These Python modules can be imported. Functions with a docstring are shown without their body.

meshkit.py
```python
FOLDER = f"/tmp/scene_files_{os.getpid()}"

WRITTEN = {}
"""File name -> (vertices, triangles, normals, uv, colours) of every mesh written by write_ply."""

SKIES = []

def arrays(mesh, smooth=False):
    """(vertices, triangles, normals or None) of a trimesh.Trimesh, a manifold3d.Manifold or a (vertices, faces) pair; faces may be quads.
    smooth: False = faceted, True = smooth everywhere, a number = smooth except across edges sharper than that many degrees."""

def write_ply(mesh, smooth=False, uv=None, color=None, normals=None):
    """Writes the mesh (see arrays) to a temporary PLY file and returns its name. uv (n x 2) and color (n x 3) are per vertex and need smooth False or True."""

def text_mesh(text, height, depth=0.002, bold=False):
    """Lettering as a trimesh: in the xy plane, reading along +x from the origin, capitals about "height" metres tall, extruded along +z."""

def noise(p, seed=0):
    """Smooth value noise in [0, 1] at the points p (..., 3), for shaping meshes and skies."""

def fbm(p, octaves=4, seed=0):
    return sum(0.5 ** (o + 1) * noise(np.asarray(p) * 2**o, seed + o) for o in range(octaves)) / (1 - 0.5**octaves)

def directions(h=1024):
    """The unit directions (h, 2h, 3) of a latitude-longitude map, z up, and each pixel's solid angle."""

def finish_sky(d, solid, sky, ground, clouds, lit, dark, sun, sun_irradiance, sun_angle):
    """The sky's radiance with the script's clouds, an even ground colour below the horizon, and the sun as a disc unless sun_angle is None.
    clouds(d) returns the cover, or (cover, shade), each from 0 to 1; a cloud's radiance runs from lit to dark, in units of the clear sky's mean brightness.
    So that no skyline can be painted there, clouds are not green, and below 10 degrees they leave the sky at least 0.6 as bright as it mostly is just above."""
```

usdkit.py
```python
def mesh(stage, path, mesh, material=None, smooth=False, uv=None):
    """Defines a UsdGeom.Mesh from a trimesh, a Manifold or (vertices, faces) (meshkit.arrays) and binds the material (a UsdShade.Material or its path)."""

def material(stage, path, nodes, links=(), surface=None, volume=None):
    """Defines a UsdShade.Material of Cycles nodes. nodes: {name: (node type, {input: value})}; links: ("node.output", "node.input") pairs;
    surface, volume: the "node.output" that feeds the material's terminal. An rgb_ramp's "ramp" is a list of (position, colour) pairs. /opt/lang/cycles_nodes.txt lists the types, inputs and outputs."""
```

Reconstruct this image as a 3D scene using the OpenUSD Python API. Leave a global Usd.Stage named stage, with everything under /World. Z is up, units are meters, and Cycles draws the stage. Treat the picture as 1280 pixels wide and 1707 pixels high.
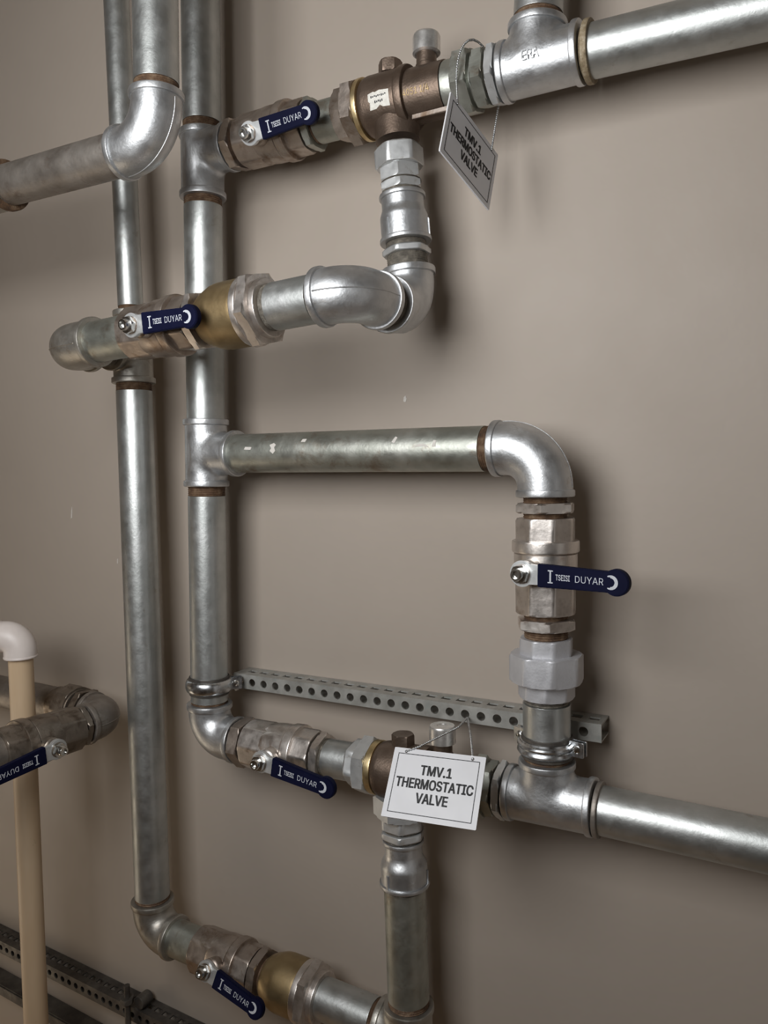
import math, random
import numpy as np
import trimesh
import meshkit, usdkit
from shapely.geometry import Polygon, Point, box as sbox
from shapely import affinity, union_all
from scipy.spatial.transform import Rotation as Rot
from scipy.optimize import least_squares
from pxr import Usd, UsdGeom, UsdLux, UsdShade, Sdf, Gf, Vt

random.seed(7)
RNG = np.random.default_rng(7)
stage = Usd.Stage.CreateInMemory()
UsdGeom.SetStageUpAxis(stage, UsdGeom.Tokens.z)
UsdGeom.SetStageMetersPerUnit(stage, 1.0)
UsdGeom.Xform.Define(stage, '/World')
UsdGeom.Scope.Define(stage, '/World/Looks')

# ------------------------------------------------------------------ camera
W, H, F = 1280.0, 1707.0, 1280.0
YAW, PITCH, ROLL = np.radians(29.275), np.radians(2.995), np.radians(-0.927)
CAM = np.array([0.0, -0.828, 1.35])
fw = np.array([-np.sin(YAW) * np.cos(PITCH), np.cos(YAW) * np.cos(PITCH), -np.sin(PITCH)])
rt0 = np.array([np.cos(YAW), np.sin(YAW), 0.0])
up0 = np.cross(rt0, fw)
rt = np.cos(ROLL) * rt0 + np.sin(ROLL) * up0
up = -np.sin(ROLL) * rt0 + np.cos(ROLL) * up0
MC = np.array([rt, -up, fw])
cam = UsdGeom.Camera.Define(stage, '/World/camera')
cm = np.eye(4)
cm[0, :3], cm[1, :3], cm[2, :3], cm[3, :3] = rt, up, -fw, CAM
cam.AddTransformOp().Set(Gf.Matrix4d(*cm.ravel().tolist()))
cam.CreateHorizontalApertureAttr(36.0)
cam.CreateVerticalApertureAttr(36.0 * H / W)
cam.CreateFocalLengthAttr(36.0 * F / W)
cam.CreateClippingRangeAttr(Gf.Vec2f(0.01, 50))
cam.CreateExposureAttr(0.0)

# ------------------------------------------------------------------ lights
def rect_light(name, loc, target, w, h, power, color):
    l = UsdLux.RectLight.Define(stage, '/World/' + name)
    loc, target = np.array(loc, float), np.array(target, float)
    z = loc - target; z /= np.linalg.norm(z)
    x = np.cross([0, 0, 1.0], z)
    x = np.array([1.0, 0, 0]) if np.linalg.norm(x) < 1e-6 else x / np.linalg.norm(x)
    y = np.cross(z, x)
    m = np.eye(4); m[0, :3], m[1, :3], m[2, :3], m[3, :3] = x, y, z, loc
    l.AddTransformOp().Set(Gf.Matrix4d(*m.ravel().tolist()))
    l.CreateWidthAttr(w); l.CreateHeightAttr(h)
    l.CreateIntensityAttr(power); l.CreateColorAttr(Gf.Vec3f(*color))
    return l

# daylight through the window of the wall opposite and an open door at the right, a narrow plant room
rect_light('window_daylight', (-0.46, -0.99, 1.67), (-0.46, 0, 1.67), 0.60, 0.60, 9.8, (0.985, 0.995, 1.0))
rect_light('doorway_daylight', (1.25, -0.70, 1.05), (-0.6, -0.2, 1.05), 0.40, 1.90, 0.5, (1.0, 0.97, 0.93))
rect_light('passage_lamplight', (-1.80, -0.55, 0.55), (-0.9, -0.1, 0.85), 0.45, 0.90, 1.7, (1.0, 0.84, 0.64))

# ------------------------------------------------------------------ materials
def _noise_mat(name, stops, scale=30.0, detail=5, rough=(0.35, 0.5), metallic=1.0, bump=0.0, bscale=300.0,
               stain=None, stain_at=(0.58, 0.72), stain_scale=22.0, spec=0.5, coat=0.0, stretch=(1, 1, 1)):
    nd = {
        'g': ('geometry', {}),
        'mp': ('mapping', {'scale': stretch}),
        'n': ('noise_texture', {'scale': scale, 'detail': detail, 'roughness': 0.6}),
        'r': ('rgb_ramp', {'ramp': stops}),
        'n2': ('noise_texture', {'scale': scale * 2.7, 'detail': 3}),
        'mr': ('map_range', {'from_min': 0.3, 'from_max': 0.7, 'to_min': rough[0], 'to_max': rough[1], 'clamp': True}),
        'p': ('principled_bsdf', {'metallic': metallic, 'specular_ior_level': spec, 'coat_weight': coat, 'coat_roughness': 0.2}),
    }
    lk = [('g.position', 'mp.vector'), ('mp.vector', 'n.vector'), ('mp.vector', 'n2.vector'), ('n.fac', 'r.fac'),
          ('n2.fac', 'mr.value'), ('mr.result', 'p.roughness')]
    out = 'r.color'
    if stain is not None:
        nd['ns'] = ('noise_texture', {'scale': stain_scale, 'detail': 6, 'roughness': 0.65, 'distortion': 0.4})
        nd['sr'] = ('map_range', {'from_min': stain_at[0], 'from_max': stain_at[1], 'to_min': 0.0, 'to_max': 1.0, 'clamp': True})
        nd['sm'] = ('mix_color', {'b': stain})
        lk += [('g.position', 'ns.vector'), ('ns.fac', 'sr.value'), ('sr.result', 'sm.fac'), ('r.color', 'sm.a')]
        out = 'sm.result'
    lk.append((out, 'p.base_color'))
    if bump:
        nd['nb'] = ('noise_texture', {'scale': bscale, 'detail': 4})
        nd['b'] = ('bump', {'strength': bump, 'distance': 0.002})
        lk += [('g.position', 'nb.vector'), ('nb.fac', 'b.height'), ('b.normal', 'p.normal')]
    return usdkit.material(stage, '/World/Looks/' + name, nd, lk, surface='p.BSDF')

def grey(v, t=(1, 1, 1)):
    return tuple(v * x for x in t)

M = {}
M['galv'] = _noise_mat('galvanised_pipe', [(0.25, (0.38, 0.395, 0.385)), (0.5, (0.47, 0.485, 0.475)), (0.75, (0.56, 0.57, 0.565))], 26, rough=(0.36, 0.48), metallic=0.92,
                       stain=(0.32, 0.29, 0.25), stain_at=(0.62, 0.80), stain_scale=34, bump=0.08, bscale=260)
M['galv_old'] = _noise_mat('weathered_galvanised_pipe', [(0.25, (0.30, 0.31, 0.27)), (0.5, (0.40, 0.41, 0.37)), (0.75, (0.52, 0.52, 0.48))], 22, rough=(0.36, 0.52), metallic=0.9,
                           stain=(0.24, 0.19, 0.14), stain_at=(0.55, 0.74), stain_scale=30, bump=0.10, bscale=240)
M['fitting'] = _noise_mat('galvanised_fitting', [(0.25, (0.42, 0.43, 0.44)), (0.5, (0.55, 0.56, 0.57)), (0.75, (0.66, 0.67, 0.68))], 30, rough=(0.36, 0.48), metallic=0.92,
                          stain=(0.36, 0.33, 0.30), stain_at=(0.60, 0.80), stain_scale=40, bump=0.10, bscale=330)
M['fitting_old'] = _noise_mat('weathered_fitting', [(0.25, (0.33, 0.31, 0.28)), (0.5, (0.44, 0.42, 0.38)), (0.75, (0.54, 0.52, 0.48))], 26, rough=(0.36, 0.50), metallic=0.9,
                              stain=(0.26, 0.20, 0.15), stain_at=(0.56, 0.76), stain_scale=34, bump=0.10, bscale=300)
M['rust'] = _noise_mat('rusty_thread', [(0.3, (0.06, 0.035, 0.022)), (0.5, (0.13, 0.075, 0.042)), (0.72, (0.24, 0.17, 0.11))], 120, rough=(0.55, 0.8), metallic=0.25, bump=0.3, bscale=500)
M['sealant'] = _noise_mat('dried_joint_paste', [(0.3, (0.16, 0.12, 0.07)), (0.5, (0.27, 0.21, 0.13)), (0.72, (0.42, 0.36, 0.27))], 140, rough=(0.5, 0.75), metallic=0.2, bump=0.3, bscale=500)
M['galv_grimy'] = _noise_mat('grimy_galvanised_pipe', [(0.25, (0.20, 0.175, 0.15)), (0.5, (0.29, 0.26, 0.23)), (0.75, (0.37, 0.34, 0.31))], 24, rough=(0.42, 0.58), metallic=0.75,
                             stain=(0.16, 0.12, 0.095), stain_at=(0.55, 0.72), stain_scale=26, bump=0.12, bscale=240)
M['hemp'] = _noise_mat('thread_sealant', [(0.3, (0.10, 0.09, 0.075)), (0.6, (0.20, 0.18, 0.15)), (0.75, (0.36, 0.33, 0.28))], 160, rough=(0.5, 0.75), metallic=0.35, bump=0.3, bscale=500)
M['nickel'] = _noise_mat('nickel_plated_brass', [(0.25, (0.52, 0.47, 0.43)), (0.5, (0.66, 0.61, 0.57)), (0.75, (0.76, 0.72, 0.68))], 34, rough=(0.30, 0.44), metallic=0.95,
                         stain=(0.42, 0.31, 0.24), stain_at=(0.58, 0.76), stain_scale=48, bump=0.06, bscale=300)
M['nickel_old'] = _noise_mat('tarnished_nickel', [(0.25, (0.32, 0.27, 0.235)), (0.5, (0.42, 0.36, 0.315)), (0.75, (0.55, 0.49, 0.43))], 30, rough=(0.34, 0.5), metallic=0.93,
                             stain=(0.24, 0.17, 0.12), stain_at=(0.52, 0.70), stain_scale=42, bump=0.08, bscale=300)
M['nickel_grimy'] = _noise_mat('grimy_nickel', [(0.25, (0.20, 0.17, 0.14)), (0.5, (0.28, 0.24, 0.20)), (0.75, (0.40, 0.35, 0.30))], 30, rough=(0.36, 0.52), metallic=0.9,
                               stain=(0.13, 0.10, 0.075), stain_at=(0.52, 0.68), stain_scale=42, bump=0.08, bscale=300)
M['bronze'] = _noise_mat('bronze_casting', [(0.25, (0.115, 0.082, 0.062)), (0.5, (0.165, 0.122, 0.094)), (0.75, (0.25, 0.195, 0.158))], 24, rough=(0.36, 0.5), metallic=0.8, bump=0.12, bscale=420)
M['brass'] = _noise_mat('dull_brass', [(0.25, (0.24, 0.17, 0.085)), (0.5, (0.33, 0.245, 0.13)), (0.75, (0.44, 0.34, 0.20))], 22, rough=(0.38, 0.52), metallic=0.88, bump=0.05,
                        stain=(0.17, 0.11, 0.06), stain_at=(0.58, 0.78))
M['brass_bright'] = _noise_mat('bright_brass', [(0.3, (0.55, 0.42, 0.22)), (0.7, (0.72, 0.58, 0.34))], 40, rough=(0.3, 0.42), metallic=0.95)
M['union'] = _noise_mat('grey_cast_union', [(0.25, (0.46, 0.46, 0.48)), (0.5, (0.53, 0.53, 0.55)), (0.75, (0.59, 0.59, 0.61))], 40, rough=(0.42, 0.55), metallic=0.55, bump=0.08, bscale=420)
M['white_hex'] = _noise_mat('zinc_plated_hexagon', [(0.3, (0.52, 0.53, 0.53)), (0.7, (0.68, 0.69, 0.69))], 40, rough=(0.34, 0.46), metallic=0.7,
                            stain=(0.30, 0.27, 0.22), stain_at=(0.60, 0.78), stain_scale=60)
M['zinc'] = _noise_mat('zinc_strap', [(0.3, (0.45, 0.46, 0.47)), (0.7, (0.66, 0.68, 0.70))], 60, rough=(0.22, 0.36), metallic=1.0)
M['strut'] = _noise_mat('galvanised_strut', [(0.25, (0.27, 0.265, 0.245)), (0.5, (0.36, 0.355, 0.33)), (0.75, (0.46, 0.455, 0.43))], 50, rough=(0.42, 0.58), metallic=0.45,
                        stain=(0.28, 0.31, 0.29), stain_at=(0.56, 0.72), stain_scale=30)
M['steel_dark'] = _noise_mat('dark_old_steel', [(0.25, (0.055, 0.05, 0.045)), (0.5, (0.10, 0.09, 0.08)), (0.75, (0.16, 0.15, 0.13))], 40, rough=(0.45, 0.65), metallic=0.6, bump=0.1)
M['chrome'] = _noise_mat('bright_nut', [(0.3, (0.62, 0.62, 0.60)), (0.7, (0.80, 0.80, 0.78))], 60, rough=(0.14, 0.24), metallic=1.0)
M['silver_cap'] = _noise_mat('silver_cap_metal', [(0.3, (0.66, 0.65, 0.63)), (0.7, (0.82, 0.81, 0.79))], 60, rough=(0.28, 0.38), metallic=0.85)
M['navy'] = _noise_mat('navy_vinyl', [(0.3, (0.0042, 0.0050, 0.019)), (0.7, (0.006, 0.0072, 0.027))], 30, rough=(0.45, 0.55), metallic=0.0, spec=0.06)
M['print_white'] = _noise_mat('pale_print', [(0.3, (0.42, 0.44, 0.48)), (0.7, (0.54, 0.56, 0.60))], 200, rough=(0.5, 0.6), metallic=0.0)
M['tag_white'] = _noise_mat('white_plastic_tag', [(0.3, (0.62, 0.62, 0.64)), (0.7, (0.67, 0.67, 0.69))], 20, rough=(0.35, 0.45), metallic=0.0)
M['print_black'] = _noise_mat('black_print', [(0.3, (0.016, 0.016, 0.018)), (0.7, (0.028, 0.028, 0.03))], 100, rough=(0.5, 0.6), metallic=0.0)
M['sticker'] = _noise_mat('paper_sticker', [(0.3, (0.55, 0.53, 0.48)), (0.7, (0.72, 0.70, 0.64))], 300, rough=(0.5, 0.6), metallic=0.0)
M['pvc_pipe'] = _noise_mat('cream_plastic_pipe', [(0.25, (0.50, 0.36, 0.225)), (0.5, (0.58, 0.43, 0.28)), (0.75, (0.64, 0.50, 0.35))], 16, rough=(0.42, 0.55), metallic=0.0, stretch=(1, 1, 0.2),
                           stain=(0.27, 0.19, 0.10), stain_at=(0.66, 0.80), stain_scale=40)
M['pvc_white'] = _noise_mat('white_plastic_elbow', [(0.3, (0.64, 0.57, 0.53)), (0.7, (0.72, 0.65, 0.61))], 30, rough=(0.35, 0.45), metallic=0.0)
M['wall'] = _noise_mat('grey_beige_wall_paint', [(0.25, (0.348, 0.298, 0.252)), (0.5, (0.365, 0.313, 0.266)), (0.75, (0.383, 0.329, 0.281))], 3.0, rough=(0.48, 0.58), metallic=0.0, bump=0.10, bscale=95, spec=0.3)
M['wall_side'] = _noise_mat('beige_wall_paint', [(0.3, (0.30, 0.22, 0.15)), (0.7, (0.34, 0.255, 0.175))], 3.0, rough=(0.6, 0.7), metallic=0.0)
M['wall_dark'] = _noise_mat('dark_brown_wall_paint', [(0.3, (0.15, 0.115, 0.085)), (0.7, (0.18, 0.14, 0.105))], 3.0, rough=(0.6, 0.7), metallic=0.0)
M['ceiling'] = _noise_mat('white_ceiling_paint', [(0.3, (0.40, 0.34, 0.28)), (0.7, (0.44, 0.38, 0.31))], 3.0, rough=(0.7, 0.8), metallic=0.0)
M['floor'] = _noise_mat('brown_floor_screed', [(0.3, (0.44, 0.29, 0.165)), (0.7, (0.52, 0.36, 0.21))], 6.0, rough=(0.5, 0.65), metallic=0.0)
M['chip'] = _noise_mat('bare_plaster', [(0.3, (0.55, 0.52, 0.48)), (0.7, (0.62, 0.59, 0.55))], 200, rough=(0.7, 0.8), metallic=0.0)

# ------------------------------------------------------------------ scene helpers
COUNT = {}
def numbered(parent, name):
    k = (parent, name); n = COUNT.get(k, 0); COUNT[k] = n + 1
    return name if n == 0 else '%s_%03d' % (name, n)

class Thing:
    def __init__(self, name, label, cat, loc=(0, 0, 0), group=None):
        self.path = '/World/' + numbered('/World', name)
        self.loc = np.array(loc, float)
        x = UsdGeom.Xform.Define(stage, self.path); x.AddTranslateOp().Set(Gf.Vec3d(*self.loc.tolist()))
        p = x.GetPrim()
        p.SetCustomDataByKey('label', label); p.SetCustomDataByKey('category', cat)
        if group: p.SetCustomDataByKey('group', group)
    def part(self, name, mesh, mat, label=None, parent=None, smooth=32, kind=None):
        base = parent or self.path
        path = base + '/' + numbered(base, name)
        m = mesh.copy(); m.vertices = m.vertices - self.loc
        o = usdkit.mesh(stage, path, m, M[mat] if isinstance(mat, str) else mat, smooth=smooth)
        if label: o.GetPrim().SetCustomDataByKey('label', label)
        if kind: o.GetPrim().SetCustomDataByKey('kind', kind)
        return path

def struct(name, mesh, mat):
    o = usdkit.mesh(stage, '/World/' + name, mesh, M[mat], smooth=False)
    o.GetPrim().SetCustomDataByKey('kind', 'structure')
    return '/World/' + name

def unit(v):
    v = np.asarray(v, float); return v / np.linalg.norm(v)
def project(p):
    q = (np.asarray(p, float) - CAM) @ MC.T
    return np.stack([W / 2 + F * q[..., 0] / q[..., 2], H / 2 + F * q[..., 1] / q[..., 2]], -1)
def ray(px, py):
    return unit(((px - W / 2) / F) * MC[0] + ((py - H / 2) / F) * MC[1] + MC[2])
def P(px, py, y):
    """The point of the vertical plane at distance y from the wall seen at a place of the photograph."""
    d = ray(px, py); return CAM + d * ((y - CAM[1]) / d[1])
def frame(d):
    d = unit(d); a = np.array([0, 0, 1.0]) if abs(d[2]) < 0.9 else np.array([0, -1.0, 0])
    e1 = unit(np.cross(a, d)); return d, e1, np.cross(d, e1)

def cat(ms):
    return trimesh.util.concatenate(ms)
def tm(v, f):
    return trimesh.Trimesh(np.asarray(v, float), np.asarray(f, int), process=False)

def lathe(A, d, prof, n=56, poly=None, roll=0.0, caps=True, rfun=None):
    """A surface of revolution along d from A; prof is (distance, radius); poly = (sides, apothem) cuts it to a prism."""
    d, e1, e2 = frame(d)
    th = np.linspace(0, 2 * np.pi, n, endpoint=False)
    rp = None
    if poly:
        k, a = poly
        cs = np.arange(k) * 2 * np.pi / k
        sub = np.linspace(0, 1, 9)[:-1]
        th = np.sort(np.concatenate([c + sub * 2 * np.pi / k for c in cs]))
        rp = a / np.cos(((th + 1e-9) % (2 * np.pi / k)) - np.pi / k)
        n = len(th)
    V = []
    for s, r in prof:
        rr = np.full(n, r) if rp is None else np.minimum(rp, r)
        if rfun is not None: rr = rfun(s, th, rr)
        V.append(np.asarray(A) + s * d + (rr[:, None] * (np.cos(th + roll)[:, None] * e1 + np.sin(th + roll)[:, None] * e2)))
    V = np.concatenate(V); F_ = []
    m = len(prof); i = np.arange(n); j = (i + 1) % n
    for k in range(m - 1):
        a, b, c, e = k * n + i, k * n + j, (k + 1) * n + j, (k + 1) * n + i
        F_.append(np.stack([a, b, c], 1)); F_.append(np.stack([a, c, e], 1))
    if caps:
        c0, c1 = len(V), len(V) + 1
        V = np.concatenate([V, [np.asarray(A) + prof[0][0] * d, np.asarray(A) + prof[-1][0] * d]])
        F_.append(np.stack([np.full(n, c0), j, i], 1)); F_.append(np.stack([np.full(n, c1), (m - 1) * n + i, (m - 1) * n + j], 1))
    return tm(V, np.concatenate(F_))

def rr(s0, s1, r, b=0.0015):
    """profile of a drum from s0 to s1 with rounded edges"""
    return [(s0, r - b), (s0 + 0.3 * b, r - 0.3 * b), (s0 + b, r), (s1 - b, r), (s1 - 0.3 * b, r - 0.3 * b), (s1, r - b)]
def hexprof(s0, s1, a, k=6, ch=0.10):
    R = a / math.cos(math.pi / k); w = min(0.25 * (s1 - s0), 0.0025)
    w = min(0.22 * (s1 - s0), 0.0016); return [(s0, a + (R - a) * 0.25), (s0 + w, R * 1.001), (s1 - w, R * 1.001), (s1, a + (R - a) * 0.25)]
def hexnut(A, d, s0, s1, a, k=6, roll=0.0):
    return lathe(A, d, hexprof(s0, s1, a, k), poly=(k, a), roll=roll)
def thread(A, d, s0, s1, r, pitch=0.0023):
    n = max(2, int(round((s1 - s0) / pitch))); pr = []
    for i in range(n):
        a = s0 + (s1 - s0) * i / n; w = (s1 - s0) / n
        pr += [(a, r - 0.0009), (a + 0.5 * w, r)]
    pr.append((s1, r - 0.0009))
    return lathe(A, d, pr, n=48)
def sweep(pts, r, n=36, caps=True):
    pts = np.asarray(pts, float); m = len(pts)
    r = np.full(m, r) if np.ndim(r) == 0 else np.asarray(r)
    T = np.gradient(pts, axis=0); T /= np.linalg.norm(T, axis=1)[:, None]
    a = np.array([0, 0, 1.0]) if abs(T[0][2]) < 0.9 else np.array([0, 1.0, 0])
    e1 = unit(np.cross(a, T[0])); V = []
    th = np.linspace(0, 2 * np.pi, n, endpoint=False)
    for k in range(m):
        e1 = unit(e1 - T[k] * (e1 @ T[k])); e2 = np.cross(T[k], e1)
        V.append(pts[k] + r[k] * (np.cos(th)[:, None] * e1 + np.sin(th)[:, None] * e2))
    V = np.concatenate(V); F_ = []; i = np.arange(n); j = (i + 1) % n
    for k in range(m - 1):
        a, b, c, e = k * n + i, k * n + j, (k + 1) * n + j, (k + 1) * n + i
        F_.append(np.stack([a, b, c], 1)); F_.append(np.stack([a, c, e], 1))
    if caps:
        V = np.concatenate([V, [pts[0], pts[-1]]]); c0, c1 = m * n, m * n + 1
        F_.append(np.stack([np.full(n, c0), j, i], 1)); F_.append(np.stack([np.full(n, c1), (m - 1) * n + i, (m - 1) * n + j], 1))
    return tm(V, np.concatenate(F_))

def placed(m, O, u, v, w):
    m = m.copy(); q = m.vertices
    m.vertices = np.asarray(O) + q[:, :1] * u + q[:, 1:2] * v + q[:, 2:3] * w
    return m
def extrude(poly, h):
    gs = [g for g in getattr(poly, 'geoms', [poly]) if g.area > 1e-12]
    return cat([trimesh.creation.extrude_polygon(g, h, engine='earcut') for g in gs])
def slab(poly, z0, z1, c=0.0008):
    """an extruded outline with chamfered edges"""
    ms = []
    for (p, a, b) in ((poly.buffer(-c), z0, z1), (poly.buffer(-c * 0.35), z0 + c * 0.4, z1 - c * 0.4), (poly, z0 + c, z1 - c)):
        m = extrude(p, b - a); m.apply_translation([0, 0, a]); ms.append(m)
    return cat(ms)
def bx(c, s):
    m = trimesh.creation.box(s); m.apply_translation(c); return m
def text(t, height, depth, bold=False, width=None, center=True):
    m = meshkit.text_mesh(t, height, depth, bold)
    b = m.bounds
    if width: m.vertices[:, 0] *= width / (b[1][0] - b[0][0]); b = m.bounds
    if center: m.apply_translation([-(b[0][0] + b[1][0]) / 2, -(b[0][1] + b[1][1]) / 2, 0])
    return m
def wrap(m, A, d, s, phi, r):
    """bends a flat mesh (x along the axis, y round it, z outward) on a drum"""
    d, e1, e2 = frame(d); q = m.vertices; out = m.copy()
    sub = phi - q[:, 1] / r; rad = r + q[:, 2]
    out.vertices = np.asarray(A) + (s + q[:, :1]) * d + rad[:, None] * (np.cos(sub)[:, None] * e1 + np.sin(sub)[:, None] * e2)
    return out
def facing(A, d, s):
    """angle round the axis that faces straight out of the wall"""
    d, e1, e2 = frame(d); o = np.array([0, -1.0, 0]); return math.atan2(o @ e2, o @ e1)

class Run:
    """A straight pipe axis; s(v) gives the distance along it of what stands at image column (or row) v."""
    def __init__(self, A, B, axis='x'):
        self.A, self.B = np.asarray(A, float), np.asarray(B, float); self.d = unit(self.B - self.A); self.k = 0 if axis == 'x' else 1
    def s(self, v, r=0.026):
        """where the near side of a pipe of radius r stands at image column (or row) v"""
        x = self.s0(v)
        for _ in range(6):
            p = self.at(x); q = CAM - p; q = q - self.d * (q @ self.d)
            f = project(p + unit(q) * r)[self.k]
            g = (project(p + unit(q) * r + 1e-4 * self.d)[self.k] - f) / 1e-4
            x += (v - f) / g
        return x
    def s0(self, v):
        a, b = MC[self.k], MC[2]; o = self.A - CAM
        c = (v - (W / 2 if self.k == 0 else H / 2)) / F
        return (a @ o - c * (b @ o)) / (c * (b @ self.d) - a @ self.d)
    def at(self, s):
        return self.A + s * self.d
    def near(self, q):
        return (np.asarray(q) - self.A) @ self.d
Y0 = -0.07
PR = 0.02415                                               # 48.3 mm pipe

# ------------------------------------------------------------------ the room
XL, XR, YF, ZC = -1.9, 1.9, -1.02, 2.65
wm = bx(((XL + XR) / 2, 0.05, ZC / 2), (XR - XL + 0.2, 0.1, ZC))
WALL = struct('wall_back', wm, 'wall')
struct('floor', bx(((XL + XR) / 2, YF / 2, -0.05), (XR - XL + 0.2, -YF + 0.2, 0.1)), 'floor')
struct('ceiling', bx(((XL + XR) / 2, YF / 2, ZC + 0.05), (XR - XL + 0.2, -YF + 0.2, 0.1)), 'ceiling')
struct('wall_left', bx((XL - 0.05, YF / 2, ZC / 2), (0.1, -YF, ZC)), 'wall_side')
struct('wall_right', bx((XR + 0.05, YF / 2, ZC / 2), (0.1, -YF, ZC)), 'wall_side')
struct('wall_front', bx(((XL + XR) / 2, YF - 0.05, ZC / 2), (XR - XL + 0.2, 0.1, ZC)), 'wall_dark')
def wall_chip(px, py, pts):
    c = P(px, py, 0.0)
    pg = Polygon([(a * 0.001, b * 0.001) for a, b in pts])
    m = placed(extrude(pg, 0.0006), c + np.array([0, 0.0001, 0]), np.array([1.0, 0, 0]), np.array([0, 0, 1.0]), np.array([0, -1.0, 0]))
    usdkit.mesh(stage, WALL + '/' + numbered(WALL, 'paint_chip'), m, M['chip'], smooth=False)
wall_chip(119, 855, [(-1, -9), (1.2, -8), (2.4, 5), (2.2, 10), (0.6, 4)])
wall_chip(196, 935, [(-1, -4), (0.6, -4), (1.2, 4), (0, 3)])
wall_chip(675, 665, [(-2, -3), (1, -4), (2.5, 0), (1, 4), (-1.5, 2)])
wall_chip(945, 812, [(-0.6, -0.6), (0.8, -0.4), (0.4, 0.9)])

# ------------------------------------------------------------------ fittings
def pipe(label, run, s0, s1, r=PR, mat='galv', rust0=0.0, rust1=0.0, rmat='rust', cat_='pipe', name='steel_pipe', marks=None, group=None):
    t = Thing(name, label, cat_, run.at(s0), group)
    t.part('tube', lathe(run.at(s0), run.d, rr(rust0, s1 - s0 - rust1, r, 0.0004), n=72), mat)
    if rust0: t.part('thread', thread(run.at(s0), run.d, 0, rust0, r - 0.0003), rmat, 'rusty brown pipe thread')
    if rust1: t.part('thread', thread(run.at(s0), run.d, s1 - s0 - rust1, s1 - s0, r - 0.0003), rmat, 'rusty brown pipe thread')
    return t

def elbow(label, C, d1, d2, L=0.050, r=0.0272, rim=0.0297, rw=0.0075, bend=None, mat='fitting', seam=True, name='pipe_elbow', L2=None):
    d1, d2 = unit(d1), unit(d2); C = np.asarray(C, float); L2 = L2 or L
    bend = bend or min(L, L2) - rw - 0.003
    cosang = d1 @ d2; ang = math.acos(np.clip(-cosang, -1, 1))            # turning angle
    tl = bend                                                             # tangent length
    Rb = tl / math.tan(ang / 2)
    p1, p2 = C + d1 * tl, C + d2 * tl
    bis = unit(d1 + d2); O = C + bis * math.hypot(tl, Rb)
    a0 = unit(p1 - O); 
    pts = [C + d1 * (L - 0.002)]
    b0 = -d1
    for k in np.linspace(0, 1, 19):
        a = ang * k
        pts.append(O + Rb * (a0 * math.cos(a) + b0 * math.sin(a)))
    pts.append(C + d2 * (L2 - 0.002))
    # even spacing
    pts = np.array(pts); seg = np.r_[0, np.cumsum(np.linalg.norm(np.diff(pts, axis=0), axis=1))]
    u = np.linspace(0, seg[-1], 34); pts = np.stack([np.interp(u, seg, pts[:, k]) for k in range(3)], 1)
    t = Thing(name, label, 'pipe elbow', C + d1 * L)
    body = sweep(pts, r, n=56)
    bp = t.part('body', body, mat, smooth=40)
    if seam:
        sp_ = []
        for p, q in zip(pts[3:-3], np.gradient(pts, axis=0)[3:-3]):
            q = unit(q); w_ = -(bis - q * (bis @ q)); nw = np.linalg.norm(w_)
            w_ = w_ / nw if nw > 0.2 else None
            if w_ is not None: sp_.append(p + w_ * (r - 0.0001))
        t.part('seam', sweep(sp_, 0.0008, n=8), mat, 'thin raised casting seam')
    for d, l in ((d1, L), (d2, L2)):
        t.part('rim', lathe(C + d * l, -d, rr(0.0, rw, rim, 0.0016)), mat)
    return t

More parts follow.
